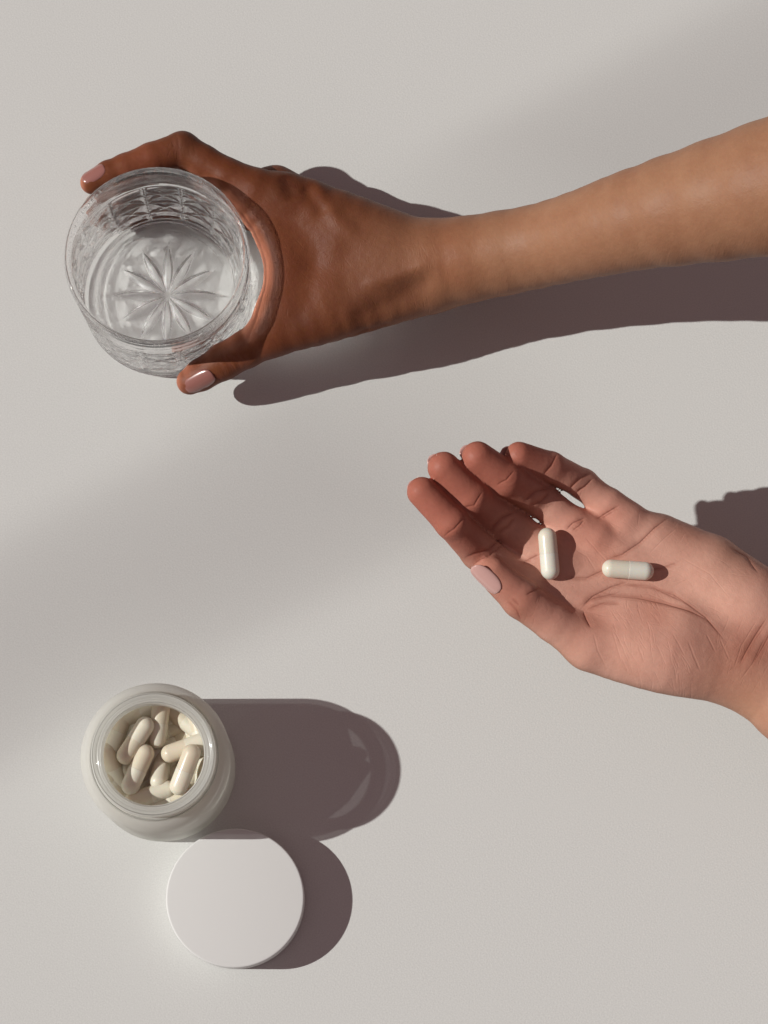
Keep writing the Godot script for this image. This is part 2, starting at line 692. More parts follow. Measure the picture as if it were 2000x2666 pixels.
	arrays[Mesh.ARRAY_NORMAL] = smooth
	arrays[Mesh.ARRAY_TEX_UV] = uvs
	arrays[Mesh.ARRAY_COLOR] = colors
	arrays[Mesh.ARRAY_INDEX] = index
	var mesh := ArrayMesh.new()
	mesh.add_surface_from_arrays(Mesh.PRIMITIVE_TRIANGLES, arrays)
	return mesh


# chains of points [x, y, z, r] become tapered capsules; long chains of the palm and arm are smoothed into a curve first
func chains(list: Array) -> Array:
	var rows := []
	for n in list.size():
		var c: Array = list[n]
		var pts := []
		for i in range(1, c.size()):
			pts.append(Vector4(c[i][0], c[i][1], c[i][2], c[i][3]))
		if c[0] == 0 and pts.size() > 3:
			var fine := []
			for i in pts.size() - 1:
				var before: Vector4 = pts[maxi(i - 1, 0)]
				var a: Vector4 = pts[i]
				var b: Vector4 = pts[i + 1]
				var after: Vector4 = pts[mini(i + 2, pts.size() - 1)]
				for k in 3:
					var t := k / 3.0
					fine.append(0.5 * (2.0 * a + (b - before) * t + (2.0 * before - 5.0 * a + 4.0 * b - after) * t * t + (3.0 * a - before - 3.0 * b + after) * t * t * t))
			fine.append(pts[-1])
			pts = fine
		for i in pts.size() - 1:
			var a: Vector4 = pts[i]
			var b: Vector4 = pts[i + 1]
			rows.append([a.x, a.y, a.z, b.x, b.y, b.z, a.w, b.w, c[0], n])
	return rows


func skin_look(relief: Texture2D) -> StandardMaterial3D:
	var m := StandardMaterial3D.new()
	m.resource_name = "skin"
	m.vertex_color_use_as_albedo = true
	m.roughness = 0.5
	m.metallic_specular = 0.29
	m.subsurf_scatter_enabled = true
	m.subsurf_scatter_strength = 0.035
	m.heightmap_enabled = true
	m.heightmap_texture = relief
	m.heightmap_scale = 0.1
	return m


# the skin's fine relief seen in plan, a height map of 1 mm in all: pores and furrows, drawn lines [depth, width, Vector2 ...],
# and fields of fine lines [middle, half size along, half size across, direction, spread, count, length, depth]
func skin_relief(plan: Rect2, lines: Array, fields: Array, seed_: int, pore: float) -> ImageTexture:
	var k := minf(7.0, 2040.0 / plan.size.x)
	var w := int(plan.size.x * k)
	var h := int(plan.size.y * k)
	var grain := FastNoiseLite.new()
	grain.seed = seed_
	grain.noise_type = FastNoiseLite.TYPE_CELLULAR
	grain.cellular_return_type = FastNoiseLite.RETURN_DISTANCE2_SUB
	grain.frequency = 1.0 / (0.95 * k)
	grain.domain_warp_enabled = true
	grain.domain_warp_amplitude = 6.0
	grain.domain_warp_frequency = 0.03
	var cells := grain.get_image(w, h).get_data()
	var soft := FastNoiseLite.new()
	soft.seed = seed_ + 1
	soft.frequency = 1.0 / (4.0 * k)
	soft.fractal_octaves = 4
	var waves := soft.get_image(w, h).get_data()
	var data := PackedFloat32Array()
	data.resize(w * h)
	for i in data.size():
		data[i] = 0.5 + (cells[i] / 255.0) * pore + (waves[i] / 255.0) * pore * 1.2
	var rng := RandomNumberGenerator.new()
	rng.seed = seed_
	var all := lines.duplicate()
	for f: Array in fields:
		for n in int(f[5]):
			var dir := Vector2.from_angle(f[3] + rng.randfn(0.0, f[4]))
			var along := Vector2.from_angle(f[3])
			var c: Vector2 = f[0] + along * rng.randf_range(-1.0, 1.0) * f[1] + along.orthogonal() * rng.randf_range(-1.0, 1.0) * f[2]
			var half: float = f[6] * rng.randf_range(0.4, 1.0) * 0.5
			var bend := dir.orthogonal() * rng.randf_range(-0.12, 0.12) * half
			all.append([f[7] * 0.42 * rng.randf_range(0.4, 1.0), rng.randf_range(0.16, 0.34), c - dir * half, c - dir * half * 0.3 + bend, c + dir * half * 0.4 + bend, c + dir * half])
	for l: Array in all:
		var depth: float = l[0]
		var wide: float = l[1] * k
		var count := l.size() - 3
		for i in count:
			var a: Vector2 = (l[i + 2] - plan.position) * k
			var b: Vector2 = (l[i + 3] - plan.position) * k
			var ba := b - a
			var inv := 1.0 / maxf(ba.length_squared(), 0.001)
			var reach := wide * 2.2
			for y in range(maxi(0, int(minf(a.y, b.y) - reach)), mini(h, int(maxf(a.y, b.y) + reach) + 1)):
				for x in range(maxi(0, int(minf(a.x, b.x) - reach)), mini(w, int(maxf(a.x, b.x) + reach) + 1)):
					var q := Vector2(x, y) - a
					var t := clampf(q.dot(ba) * inv, 0.0, 1.0)
					var d2 := (q - ba * t).length_squared()
					if d2 < reach * reach:
						var s := (i + t) / count
						var v := depth * exp(-d2 / (wide * wide)) * clampf(minf(s, 1.0 - s) * 5.0, 0.1, 1.0)
						data[y * w + x] = minf(data[y * w + x], 0.5 + pore - v) if v > 0.02 else data[y * w + x]
	return ImageTexture.create_from_image(Image.create_from_data(w, h, false, Image.FORMAT_RF, data.to_byte_array()))


# distance in plan from p to the nearest of some crease lines [depth, width, Vector2, Vector2, ...]; returns (groove depth, tint)
func grooves(p: Vector3, lines: Array) -> Vector2:
	var q := Vector2(p.x, p.z)
	var out := Vector2.ZERO
	for l: Array in lines:
		var depth: float = l[0]
		var wide: float = l[1]
		var d2 := 1e6
		var box: Rect2 = l[2]
		if not box.has_point(q):
			continue
		var t_end := 1.0
		for i in range(3, l.size() - 1):
			var a: Vector2 = l[i]
			var ba: Vector2 = l[i + 1] - a
			var t := clampf((q - a).dot(ba) / ba.length_squared(), 0.0, 1.0)
			var e := (q - a - ba * t).length_squared()
			if e < d2:
				d2 = e
				var s := (i - 3 + t) / (l.size() - 4)
				t_end = clampf(minf(s, 1.0 - s) * 6.0, 0.15, 1.0)
		var w := exp(-d2 / (wide * wide)) * t_end
		out.x -= depth * w
		if wide < 2.0:
			out.y = maxf(out.y, w)
	return out


func boxed(lines: Array) -> Array:
	var out := []
	for l: Array in lines:
		var r := Rect2(l[2], Vector2.ZERO)
		for i in range(2, l.size()):
			r = r.expand(l[i])
		out.append([l[0], l[1], r.grow(l[1] * 2.5)] + l.slice(2))
	return out


# a fingernail: a thin curved shell on the back of a fingertip
func nail(parent: Node, look: Material, at: Vector3, along: Vector3, out: Vector3, half_long: float, half_wide: float, curve: float) -> void:
	var x := along.normalized()
	var y := (out - x * out.dot(x)).normalized()
	var z := x.cross(y)
	var st := SurfaceTool.new()
	st.begin(Mesh.PRIMITIVE_TRIANGLES)
	st.set_smooth_group(0)
	var nu := 20
	var nv := 16
	for side in 2:
		for i in nu + 1:
			for k in nv + 1:
				var u := -1.0 + 2.0 * i / nu
				var v := -1.0 + 2.0 * k / nv
				var w := pow(maxf(0.0, 1.0 - pow(absf(u), 2.3 if u > 0.0 else 2.8)), 0.48)
				var across := v * half_wide * w
				var ang := across / curve
				var edge := maxf(absf(v), absf(u))
				var thick := (0.38 if side == 0 else -0.5) * sqrt(maxf(0.0, 1.0 - pow(edge, 6.0)))
				var lift := thick - 0.035 * u * u * half_long
				var p := at + x * (u * half_long) + z * sin(ang) * (curve + lift) + y * ((curve + lift) * cos(ang) - curve)
				st.add_vertex(p * MM)
	for side in 2:
		var o := side * (nu + 1) * (nv + 1)
		for i in nu:
			for k in nv:
				var a := o + i * (nv + 1) + k
				var b := a + nv + 1
				if side == 0:
					st.add_index(a); st.add_index(a + 1); st.add_index(b)
					st.add_index(a + 1); st.add_index(b + 1); st.add_index(b)
				else:
					st.add_index(a); st.add_index(b); st.add_index(a + 1)
					st.add_index(a + 1); st.add_index(b); st.add_index(b + 1)
	st.generate_normals()
	part("fingernail", st.commit(), look, parent)


func nail_look(color: Color) -> StandardMaterial3D:
	var m := StandardMaterial3D.new()
	m.resource_name = "fingernail"
	m.albedo_color = color
	m.roughness = 0.24
	m.clearcoat_enabled = true
	m.clearcoat = 0.6
	m.clearcoat_roughness = 0.08
	return m

const CELL := 1.0

# soft spots of colour: [centre, reach, colour]
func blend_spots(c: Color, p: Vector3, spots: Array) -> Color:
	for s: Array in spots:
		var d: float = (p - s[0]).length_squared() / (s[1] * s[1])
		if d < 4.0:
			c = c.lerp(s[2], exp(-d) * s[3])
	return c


func mottled(c: Color, p: Vector3, much: float) -> Color:
	var a := (smooth_noise.get_noise_3dv(p * 0.11) * 0.6 + smooth_noise.get_noise_3dv(p * 0.035) * 0.9) * much
	var b := fine_noise.get_noise_3dv(p * 0.9) * much * 0.5
	return Color(c.r * (1.0 + a * 0.6 + b), c.g * (1.0 + a + b), c.b * (1.0 + a * 1.1 + b))


func build_glass_hand() -> void:
	var rows := chains([
		[0, [-44.3, 46.0, -130.6, 11.5], [-21.2, 44.0, -120.9, 14.0], [1.9, 42.0, -108.5, 17.5], [18.4, 41.5, -102.4, 17.5]],
		[0, [-48.1, 38.0, -72.1, 9.3], [-30.3, 41.0, -76.7, 10.5], [-7.9, 42.0, -83.9, 11.5], [15.1, 41.5, -93.6, 14.0]],
		[0, [-62.3, 47.0, -131.8, 7.0], [-50.9, 47.0, -117.0, 6.4], [-44.4, 47.0, -103.9, 6.0], [-43.5, 46.0, -93.1, 6.0], [-45.8, 43.0, -82.9, 6.4], [-50.9, 38.0, -72.5, 7.5]],
		[0, [-44.2, 44.0, -104.7, 7.0], [-21.1, 43.0, -104.7, 12.0], [5.2, 42.0, -101.6, 15.0]],
		[0, [-43.7, 42.0, -94.2, 7.0], [-21.1, 42.0, -92.8, 12.0], [5.2, 42.0, -98.2, 15.0]],
		[0, [-45.6, 44.0, -117.2, 7.5], [-21.2, 43.0, -112.9, 13.0]],
		[0, [-46.8, 41.0, -82.1, 7.5], [-27.7, 41.0, -86.2, 11.0]],
		[0, [-45.6, 42.0, -114.6, 8.0], [-39.6, 42.0, -105.0, 9.0], [-39.6, 41.0, -94.4, 9.0], [-42.8, 40.0, -83.1, 9.0]],
		[0, [-48.2, 30.0, -140.1, 10.5], [1.9, 36.0, -110.2, 14.0]],
		[0, [-45.9, 17.0, -134.7, 9.5], [1.9, 23.0, -113.3, 13.0]],
		[0, [-42.1, 10.0, -128.4, 8.5], [-1.4, 22.0, -112.2, 11.0]],
		[0, [-1.4, 26.0, -112.4, 14.0], [18.5, 33.0, -104.2, 16.0], [65.7, 46.0, -108.5, 16.0]],
		[0, [25.3, 45.0, -101.5, 19.0], [65.1, 58.0, -105.5, 17.8], [91.2, 78.0, -106.9, 19.3], [107.4, 90.0, -108.3, 21.3], [158.3, 120.0, -112.3, 27.8], [213.9, 152.0, -117.9, 34.0]],
		[1, [-127.7, 50.0, -137.1, 5.2], [-120.5, 50.0, -140.8, 5.9], [-113.1, 50.0, -143.5, 6.4], [-101.8, 50.0, -148.0, 6.9], [-88.5, 49.0, -152.7, 7.6], [-79.1, 49.0, -147.1, 7.0], [-68.4, 49.0, -140.4, 7.6], [-55.6, 48.0, -134.1, 9.5], [-44.3, 46.0, -130.6, 11.5]],
		[2, [-127.5, 30.0, -132.4, 5.7], [-115.8, 30.0, -141.0, 6.4], [-91.7, 30.0, -147.9, 7.1], [-69.7, 30.0, -140.8, 7.0], [-48.2, 30.0, -140.1, 9.5]],
		[3, [-127.3, 17.0, -132.2, 5.5], [-114.6, 17.0, -141.2, 6.2], [-89.2, 17.0, -147.3, 6.8], [-68.8, 17.0, -139.8, 6.7], [-45.9, 17.0, -134.7, 9.2]],
		[4, [-119.5, 7.0, -137.0, 4.8], [-106.2, 7.0, -142.9, 5.3], [-81.4, 7.0, -144.2, 5.9], [-66.0, 7.0, -136.4, 5.8], [-42.2, 7.0, -129.3, 8.3]],
		[5, [-85.7, 22.0, -54.4, 5.9], [-80.9, 23.5, -56.9, 7.0], [-70.7, 28.0, -61.9, 8.0], [-60.4, 33.0, -66.3, 8.2], [-48.1, 38.0, -72.1, 9.3]]
	])
	var lines := boxed([
		[0.25, 0.64, Vector2(-91.1, -159.0), Vector2(-89.7, -153.5), Vector2(-89.4, -148.3), Vector2(-89.0, -144.2)],
		[0.19, 0.56, Vector2(-92.3, -157.0), Vector2(-91.4, -151.5), Vector2(-90.7, -148.3)],
		[0.31, 0.64, Vector2(-55.3, -112.5), Vector2(-52.6, -114.4), Vector2(-50.6, -114.9)],
		[0.25, 0.72, Vector2(-68.8, -63.6), Vector2(-64.1, -59.5), Vector2(-62.4, -56.6)],
		[0.25, 0.72, Vector2(-71.5, -64.0), Vector2(-67.5, -58.6), Vector2(-65.1, -55.6)],
		[0.25, 0.64, Vector2(-65.4, -63.2), Vector2(-60.8, -58.9), Vector2(-59.7, -57.5)],
		[0.19, 0.64, Vector2(-73.6, -61.4), Vector2(-70.2, -57.4), Vector2(-69.1, -54.3)],
		[0.15, 0.72, Vector2(-61.3, -62.3), Vector2(-58.2, -58.6)],
		[1.80, 5.00, Vector2(-17.0, -73.0), Vector2(-1.4, -79.7), Vector2(11.6, -86.2), Vector2(24.6, -91.4)],
		[-1.00, 3.20, Vector2(-11.1, -87.8), Vector2(5.1, -92.2), Vector2(21.3, -97.5)],
		[1.20, 3.50, Vector2(-35.4, -133.4), Vector2(-30.1, -127.5), Vector2(-24.8, -119.3)],
		[1.20, 3.50, Vector2(-43.4, -139.5), Vector2(-41.2, -131.5), Vector2(-38.6, -126.2)],
		[-1.00, 3.50, Vector2(-33.5, -145.0), Vector2(-27.5, -127.6), Vector2(-19.6, -116.4), Vector2(-7.9, -106.8)]
	])
	var back := Color(0.155, 0.047, 0.021)
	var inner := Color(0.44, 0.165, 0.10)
	var fore := Color(0.32, 0.155, 0.088)
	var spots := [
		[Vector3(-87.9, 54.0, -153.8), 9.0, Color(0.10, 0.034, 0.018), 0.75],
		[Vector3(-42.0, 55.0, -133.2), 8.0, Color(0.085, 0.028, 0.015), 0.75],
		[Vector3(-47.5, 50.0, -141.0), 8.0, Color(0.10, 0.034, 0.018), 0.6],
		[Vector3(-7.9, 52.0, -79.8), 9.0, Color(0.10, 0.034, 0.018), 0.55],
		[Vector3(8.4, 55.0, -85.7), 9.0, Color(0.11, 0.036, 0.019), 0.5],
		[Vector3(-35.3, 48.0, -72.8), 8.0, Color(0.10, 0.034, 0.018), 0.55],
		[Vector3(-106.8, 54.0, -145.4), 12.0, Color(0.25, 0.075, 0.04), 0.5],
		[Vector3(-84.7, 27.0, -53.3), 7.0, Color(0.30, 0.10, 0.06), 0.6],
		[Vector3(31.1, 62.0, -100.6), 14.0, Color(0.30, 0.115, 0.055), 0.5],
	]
	var detail := func(p: Vector3, n: Vector3) -> Vector2:
		var g := grooves(p, lines) if n.y > 0.1 else Vector2.ZERO
		return Vector2(g.x + fine_noise.get_noise_3dv(p * 0.35) * 0.05, g.y)
	var tint := func(p: Vector3, n: Vector3, crease: float) -> Color:
		var c := back.lerp(fore, smoothstep(-45.0, 65.0, p.x))
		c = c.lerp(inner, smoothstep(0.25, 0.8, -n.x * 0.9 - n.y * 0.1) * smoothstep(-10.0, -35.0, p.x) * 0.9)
		c = blend_spots(c, p, spots)
		c = c.lerp(Color(0.2, 0.07, 0.045), crease * 0.4)
		return mottled(c, p, 0.14)
	var plan := Rect2(-145.0, -175.0, 320.0, 150.0)
	var fields := [
		[Vector2(-20.9, -107.3), 34.0, 22.0, 0.35, 0.35, 160, 9.0, 0.10], [Vector2(-20.9, -107.3), 30.0, 24.0, 1.75, 0.35, 160, 8.0, 0.10],
		[Vector2(-87.4, -152.1), 5.0, 7.0, 1.5, 0.25, 26, 8.0, 0.16], [Vector2(-45.2, -132.9), 8.0, 8.0, 1.2, 0.4, 40, 8.0, 0.15],
		[Vector2(-67.5, -58.0), 4.0, 8.0, 1.2, 0.25, 30, 10.0, 0.2], [Vector2(-43.7, -70.5), 8.0, 6.0, 1.1, 0.4, 30, 8.0, 0.14],
		[Vector2(18.1, -95.8), 14.0, 10.0, 1.5, 0.3, 60, 12.0, 0.12], [Vector2(-103.9, -145.2), 12.0, 5.0, 1.3, 0.3, 30, 6.0, 0.09],
		[Vector2(87.1, -99.9), 50.0, 18.0, 2.9, 0.3, 160, 7.0, 0.07], [Vector2(123.1, -101.5), 40.0, 20.0, 1.2, 0.4, 100, 7.0, 0.06],
	]
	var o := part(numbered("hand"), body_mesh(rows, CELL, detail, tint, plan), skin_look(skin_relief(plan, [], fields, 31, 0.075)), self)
	tag(o, "right hand and forearm reaching in from the right edge, gripping the cut-glass tumbler", "hand")
	var look := nail_look(Color(0.60, 0.40, 0.37))
	nail(o, look, Vector3(-81.2, 29.1, -52.2), Vector3(-5.7, -3.4, 2.2), Vector3(-0.09, 0.75, 0.66), 8.0, 5.0, 5.8)
	nail(o, look, Vector3(-126.8, 55.1, -139.7), Vector3(-4.0, -0.8, 2.3), Vector3(-0.23, 0.94, -0.26), 5.8, 4.0, 4.8)


func build_open_hand() -> void:
	var rows := chains([
		[0, [53.8, 69.0, 42.0, 8.7], [145.0, 56.0, 67.6, 13.0]],
		[0, [66.1, 69.0, 30.3, 8.4], [150.0, 55.0, 61.7, 13.0]],
		[0, [79.9, 70.0, 20.0, 7.2], [153.9, 55.0, 56.9, 13.0]],
		[0, [94.8, 69.0, 10.8, 6.3], [156.8, 55.0, 53.1, 13.0]],
		[0, [116.4, 56.0, 26.2, 14.0], [136.3, 55.0, 37.6, 17.0], [153.1, 55.0, 49.2, 17.0]],
		[0, [85.5, 67.0, 69.3, 10.5], [97.0, 64.0, 69.8, 14.0], [117.7, 63.0, 73.4, 16.0], [136.1, 58.0, 75.6, 16.0], [152.6, 54.0, 77.8, 16.0]],
		[0, [103.9, 62.0, 61.9, 12.0], [122.7, 62.0, 64.7, 13.5], [137.3, 57.0, 67.8, 13.0]],
		[0, [65.5, 58.0, 49.7, 8.0], [85.9, 62.0, 63.8, 9.0]],
		[0, [147.6, 53.0, 52.7, 16.0], [173.7, 54.0, 66.4, 17.0], [207.6, 56.0, 91.4, 20.0], [248.2, 60.0, 120.2, 24.0]],
		[0, [147.0, 54.0, 74.0, 15.0], [161.8, 54.0, 85.5, 16.0], [192.9, 56.0, 110.4, 20.0], [233.4, 60.0, 138.9, 24.0]],
		[1, [15.6, 101.0, 11.6, 6.2], [27.8, 97.0, 23.7, 6.8], [39.6, 79.0, 32.3, 7.8], [53.8, 69.0, 42.0, 8.7], [61.5, 63.0, 48.2, 9.2]],
		[2, [24.6, 100.0, 1.3, 6.7], [36.0, 93.0, 12.1, 7.8], [50.3, 73.0, 18.9, 8.2], [66.1, 69.0, 30.3, 8.4], [74.2, 67.0, 35.9, 9.5]],
		[3, [38.6, 99.0, -3.4, 6.6], [50.3, 92.0, 4.0, 7.5], [65.4, 73.0, 8.9, 7.4], [79.9, 70.0, 20.0, 7.2], [87.5, 68.0, 24.6, 8.8]],
		[4, [56.0, 92.0, -5.6, 5.8], [69.6, 83.0, -2.8, 6.2], [83.7, 72.0, 2.3, 6.4], [94.8, 69.0, 10.8, 6.3], [100.9, 67.0, 16.9, 8.2]],
		[5, [44.9, 84.0, 42.4, 6.6], [57.0, 79.0, 52.5, 8.1], [70.7, 73.0, 61.2, 8.3], [85.5, 67.0, 69.3, 10.5]]
	])
	var lines := boxed([
		[0.24, 0.64, Vector2(24.5, 29.9), Vector2(28.7, 27.5), Vector2(33.4, 22.3)],
		[0.31, 0.72, Vector2(32.7, 36.8), Vector2(40.0, 34.6), Vector2(43.8, 32.4), Vector2(48.4, 26.4)],
		[0.20, 0.56, Vector2(36.4, 39.2), Vector2(43.8, 35.5), Vector2(49.9, 28.7)],
		[0.24, 0.64, Vector2(32.4, 17.7), Vector2(37.0, 17.0), Vector2(40.7, 10.9)],
		[0.38, 0.88, Vector2(43.6, 24.7), Vector2(48.5, 20.1), Vector2(54.9, 15.4)],
		[0.27, 0.64, Vector2(46.9, 25.3), Vector2(51.5, 22.5), Vector2(54.8, 18.0)],
		[0.24, 0.64, Vector2(46.3, 8.2), Vector2(50.4, 6.2), Vector2(53.7, 2.2)],
		[0.38, 0.88, Vector2(57.9, 12.9), Vector2(63.0, 8.4), Vector2(69.6, 5.1)],
		[0.27, 0.64, Vector2(60.5, 14.3), Vector2(65.6, 11.7), Vector2(69.5, 7.3)],
		[0.24, 0.64, Vector2(65.9, 2.2), Vector2(69.5, -1.6), Vector2(72.1, -7.5)],
		[0.31, 0.80, Vector2(77.2, 6.4), Vector2(81.2, 2.8), Vector2(86.3, -2.0)],
		[0.27, 0.64, Vector2(80.1, 7.4), Vector2(84.2, 4.7), Vector2(87.6, 1.0)],
		[0.34, 0.72, Vector2(76.1, 23.0), Vector2(78.8, 20.3), Vector2(84.6, 17.7)],
		[0.24, 0.64, Vector2(78.4, 23.5), Vector2(81.7, 21.3), Vector2(83.6, 18.8)],
		[0.31, 0.72, Vector2(88.9, 17.8), Vector2(93.2, 15.4), Vector2(98.8, 12.2)],
		[0.20, 0.64, Vector2(91.4, 17.2), Vector2(96.0, 15.0)],
		[0.27, 0.72, Vector2(57.2, 36.8), Vector2(61.9, 34.8), Vector2(64.7, 33.6)],
		[0.31, 0.88, Vector2(120.4, 15.6), Vector2(113.0, 21.8), Vector2(107.2, 27.6), Vector2(99.5, 33.0), Vector2(92.0, 35.4)],
		[0.27, 0.80, Vector2(74.0, 43.2), Vector2(84.4, 43.1), Vector2(91.5, 39.7), Vector2(99.5, 36.3)],
		[0.44, 1.04, Vector2(81.4, 56.3), Vector2(86.2, 52.0), Vector2(94.6, 50.0), Vector2(105.9, 50.9), Vector2(117.1, 53.3), Vector2(128.2, 56.7), Vector2(137.6, 61.7)],
		[0.27, 0.80, Vector2(82.4, 55.2), Vector2(87.1, 50.6), Vector2(94.7, 46.7), Vector2(102.3, 44.3)],
		[0.24, 0.80, Vector2(84.3, 56.2), Vector2(91.8, 53.4), Vector2(99.2, 53.4)],
		[0.27, 0.96, Vector2(82.9, 56.2), Vector2(84.1, 60.3), Vector2(85.8, 64.4)],
		[0.17, 0.64, Vector2(98.5, 45.3), Vector2(112.6, 46.5), Vector2(126.5, 53.2)],
		[0.17, 0.64, Vector2(102.3, 41.0), Vector2(117.4, 38.0), Vector2(123.1, 36.1)],
		[0.17, 0.64, Vector2(107.9, 45.6), Vector2(121.0, 49.3), Vector2(133.9, 58.9), Vector2(142.0, 69.3)],
		[0.20, 1.28, Vector2(160.1, 58.7), Vector2(154.5, 67.1), Vector2(150.4, 73.9), Vector2(147.5, 79.5)],
		[0.14, 1.04, Vector2(164.0, 60.5), Vector2(158.2, 70.8), Vector2(152.2, 80.4)],
		[0.24, 0.80, Vector2(146.5, 29.2), Vector2(152.3, 31.7), Vector2(157.2, 40.2)],
		[0.27, 0.80, Vector2(58.4, 52.3), Vector2(62.3, 50.0), Vector2(65.5, 47.3)],
		[0.20, 0.64, Vector2(51.1, 54.4), Vector2(54.8, 58.0), Vector2(56.9, 61.8)],
		[0.17, 0.56, Vector2(52.9, 53.6), Vector2(56.1, 56.3)]
	])
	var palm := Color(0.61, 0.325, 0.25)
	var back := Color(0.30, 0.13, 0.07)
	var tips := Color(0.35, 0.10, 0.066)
	var spots := [
		[Vector3(150.7, 70.0, 74.5), 14.0, Color(0.42, 0.13, 0.085), 0.6],
		[Vector3(112.3, 74.0, 56.2), 9.0, Color(0.50, 0.19, 0.13), 0.5],
		[Vector3(89.4, 74.0, 27.6), 10.0, Color(0.60, 0.24, 0.17), 0.5],
		[Vector3(136.1, 72.0, 46.4), 20.0, Color(0.74, 0.40, 0.30), 0.6],
		[Vector3(102.3, 78.0, 75.7), 12.0, Color(0.68, 0.36, 0.27), 0.6],
		[Vector3(54.9, 82.0, 59.4), 8.0, Color(0.34, 0.13, 0.08), 0.5],
		[Vector3(44.5, 90.0, 41.9), 8.0, Color(0.56, 0.26, 0.19), 0.5],
		[Vector3(158.9, 60.0, 95.8), 22.0, Color(0.40, 0.20, 0.125), 0.75],
		[Vector3(151.6, 58.0, 96.4), 16.0, Color(0.40, 0.20, 0.125), 0.6],
		[Vector3(147.0, 62.0, 31.2), 12.0, Color(0.44, 0.23, 0.15), 0.6],
		[Vector3(76.4, 62.0, 71.4), 12.0, Color(0.46, 0.23, 0.15), 0.5],
		[Vector3(81.9, 74.0, 20.0), 9.0, Color(0.50, 0.18, 0.125), 0.5],
		[Vector3(95.3, 72.0, 16.7), 8.0, Color(0.48, 0.18, 0.125), 0.5],
		[Vector3(125.9, 66.0, 24.2), 10.0, Color(0.52, 0.235, 0.16), 0.5],
		[Vector3(85.3, 72.0, 61.5), 9.0, Color(0.50, 0.19, 0.13), 0.5],
		[Vector3(136.0, 66.0, 83.3), 14.0, Color(0.50, 0.24, 0.16), 0.45],
	]
	var detail := func(p: Vector3, n: Vector3) -> Vector2:
		var g := grooves(p, lines) if n.y > 0.1 else Vector2.ZERO
		return Vector2(g.x + fine_noise.get_noise_3dv(p * 0.35) * 0.05, g.y)
	var tint := func(p: Vector3, n: Vector3, crease: float) -> Color:
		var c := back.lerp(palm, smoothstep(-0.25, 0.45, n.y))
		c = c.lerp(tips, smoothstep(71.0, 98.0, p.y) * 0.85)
		c = blend_spots(c, p, spots)
		c = c.lerp(Color(0.30, 0.09, 0.06), crease * 0.5)
		return mottled(c, p, 0.12)
	var plan := Rect2(5.0, -30.0, 200.0, 160.0)
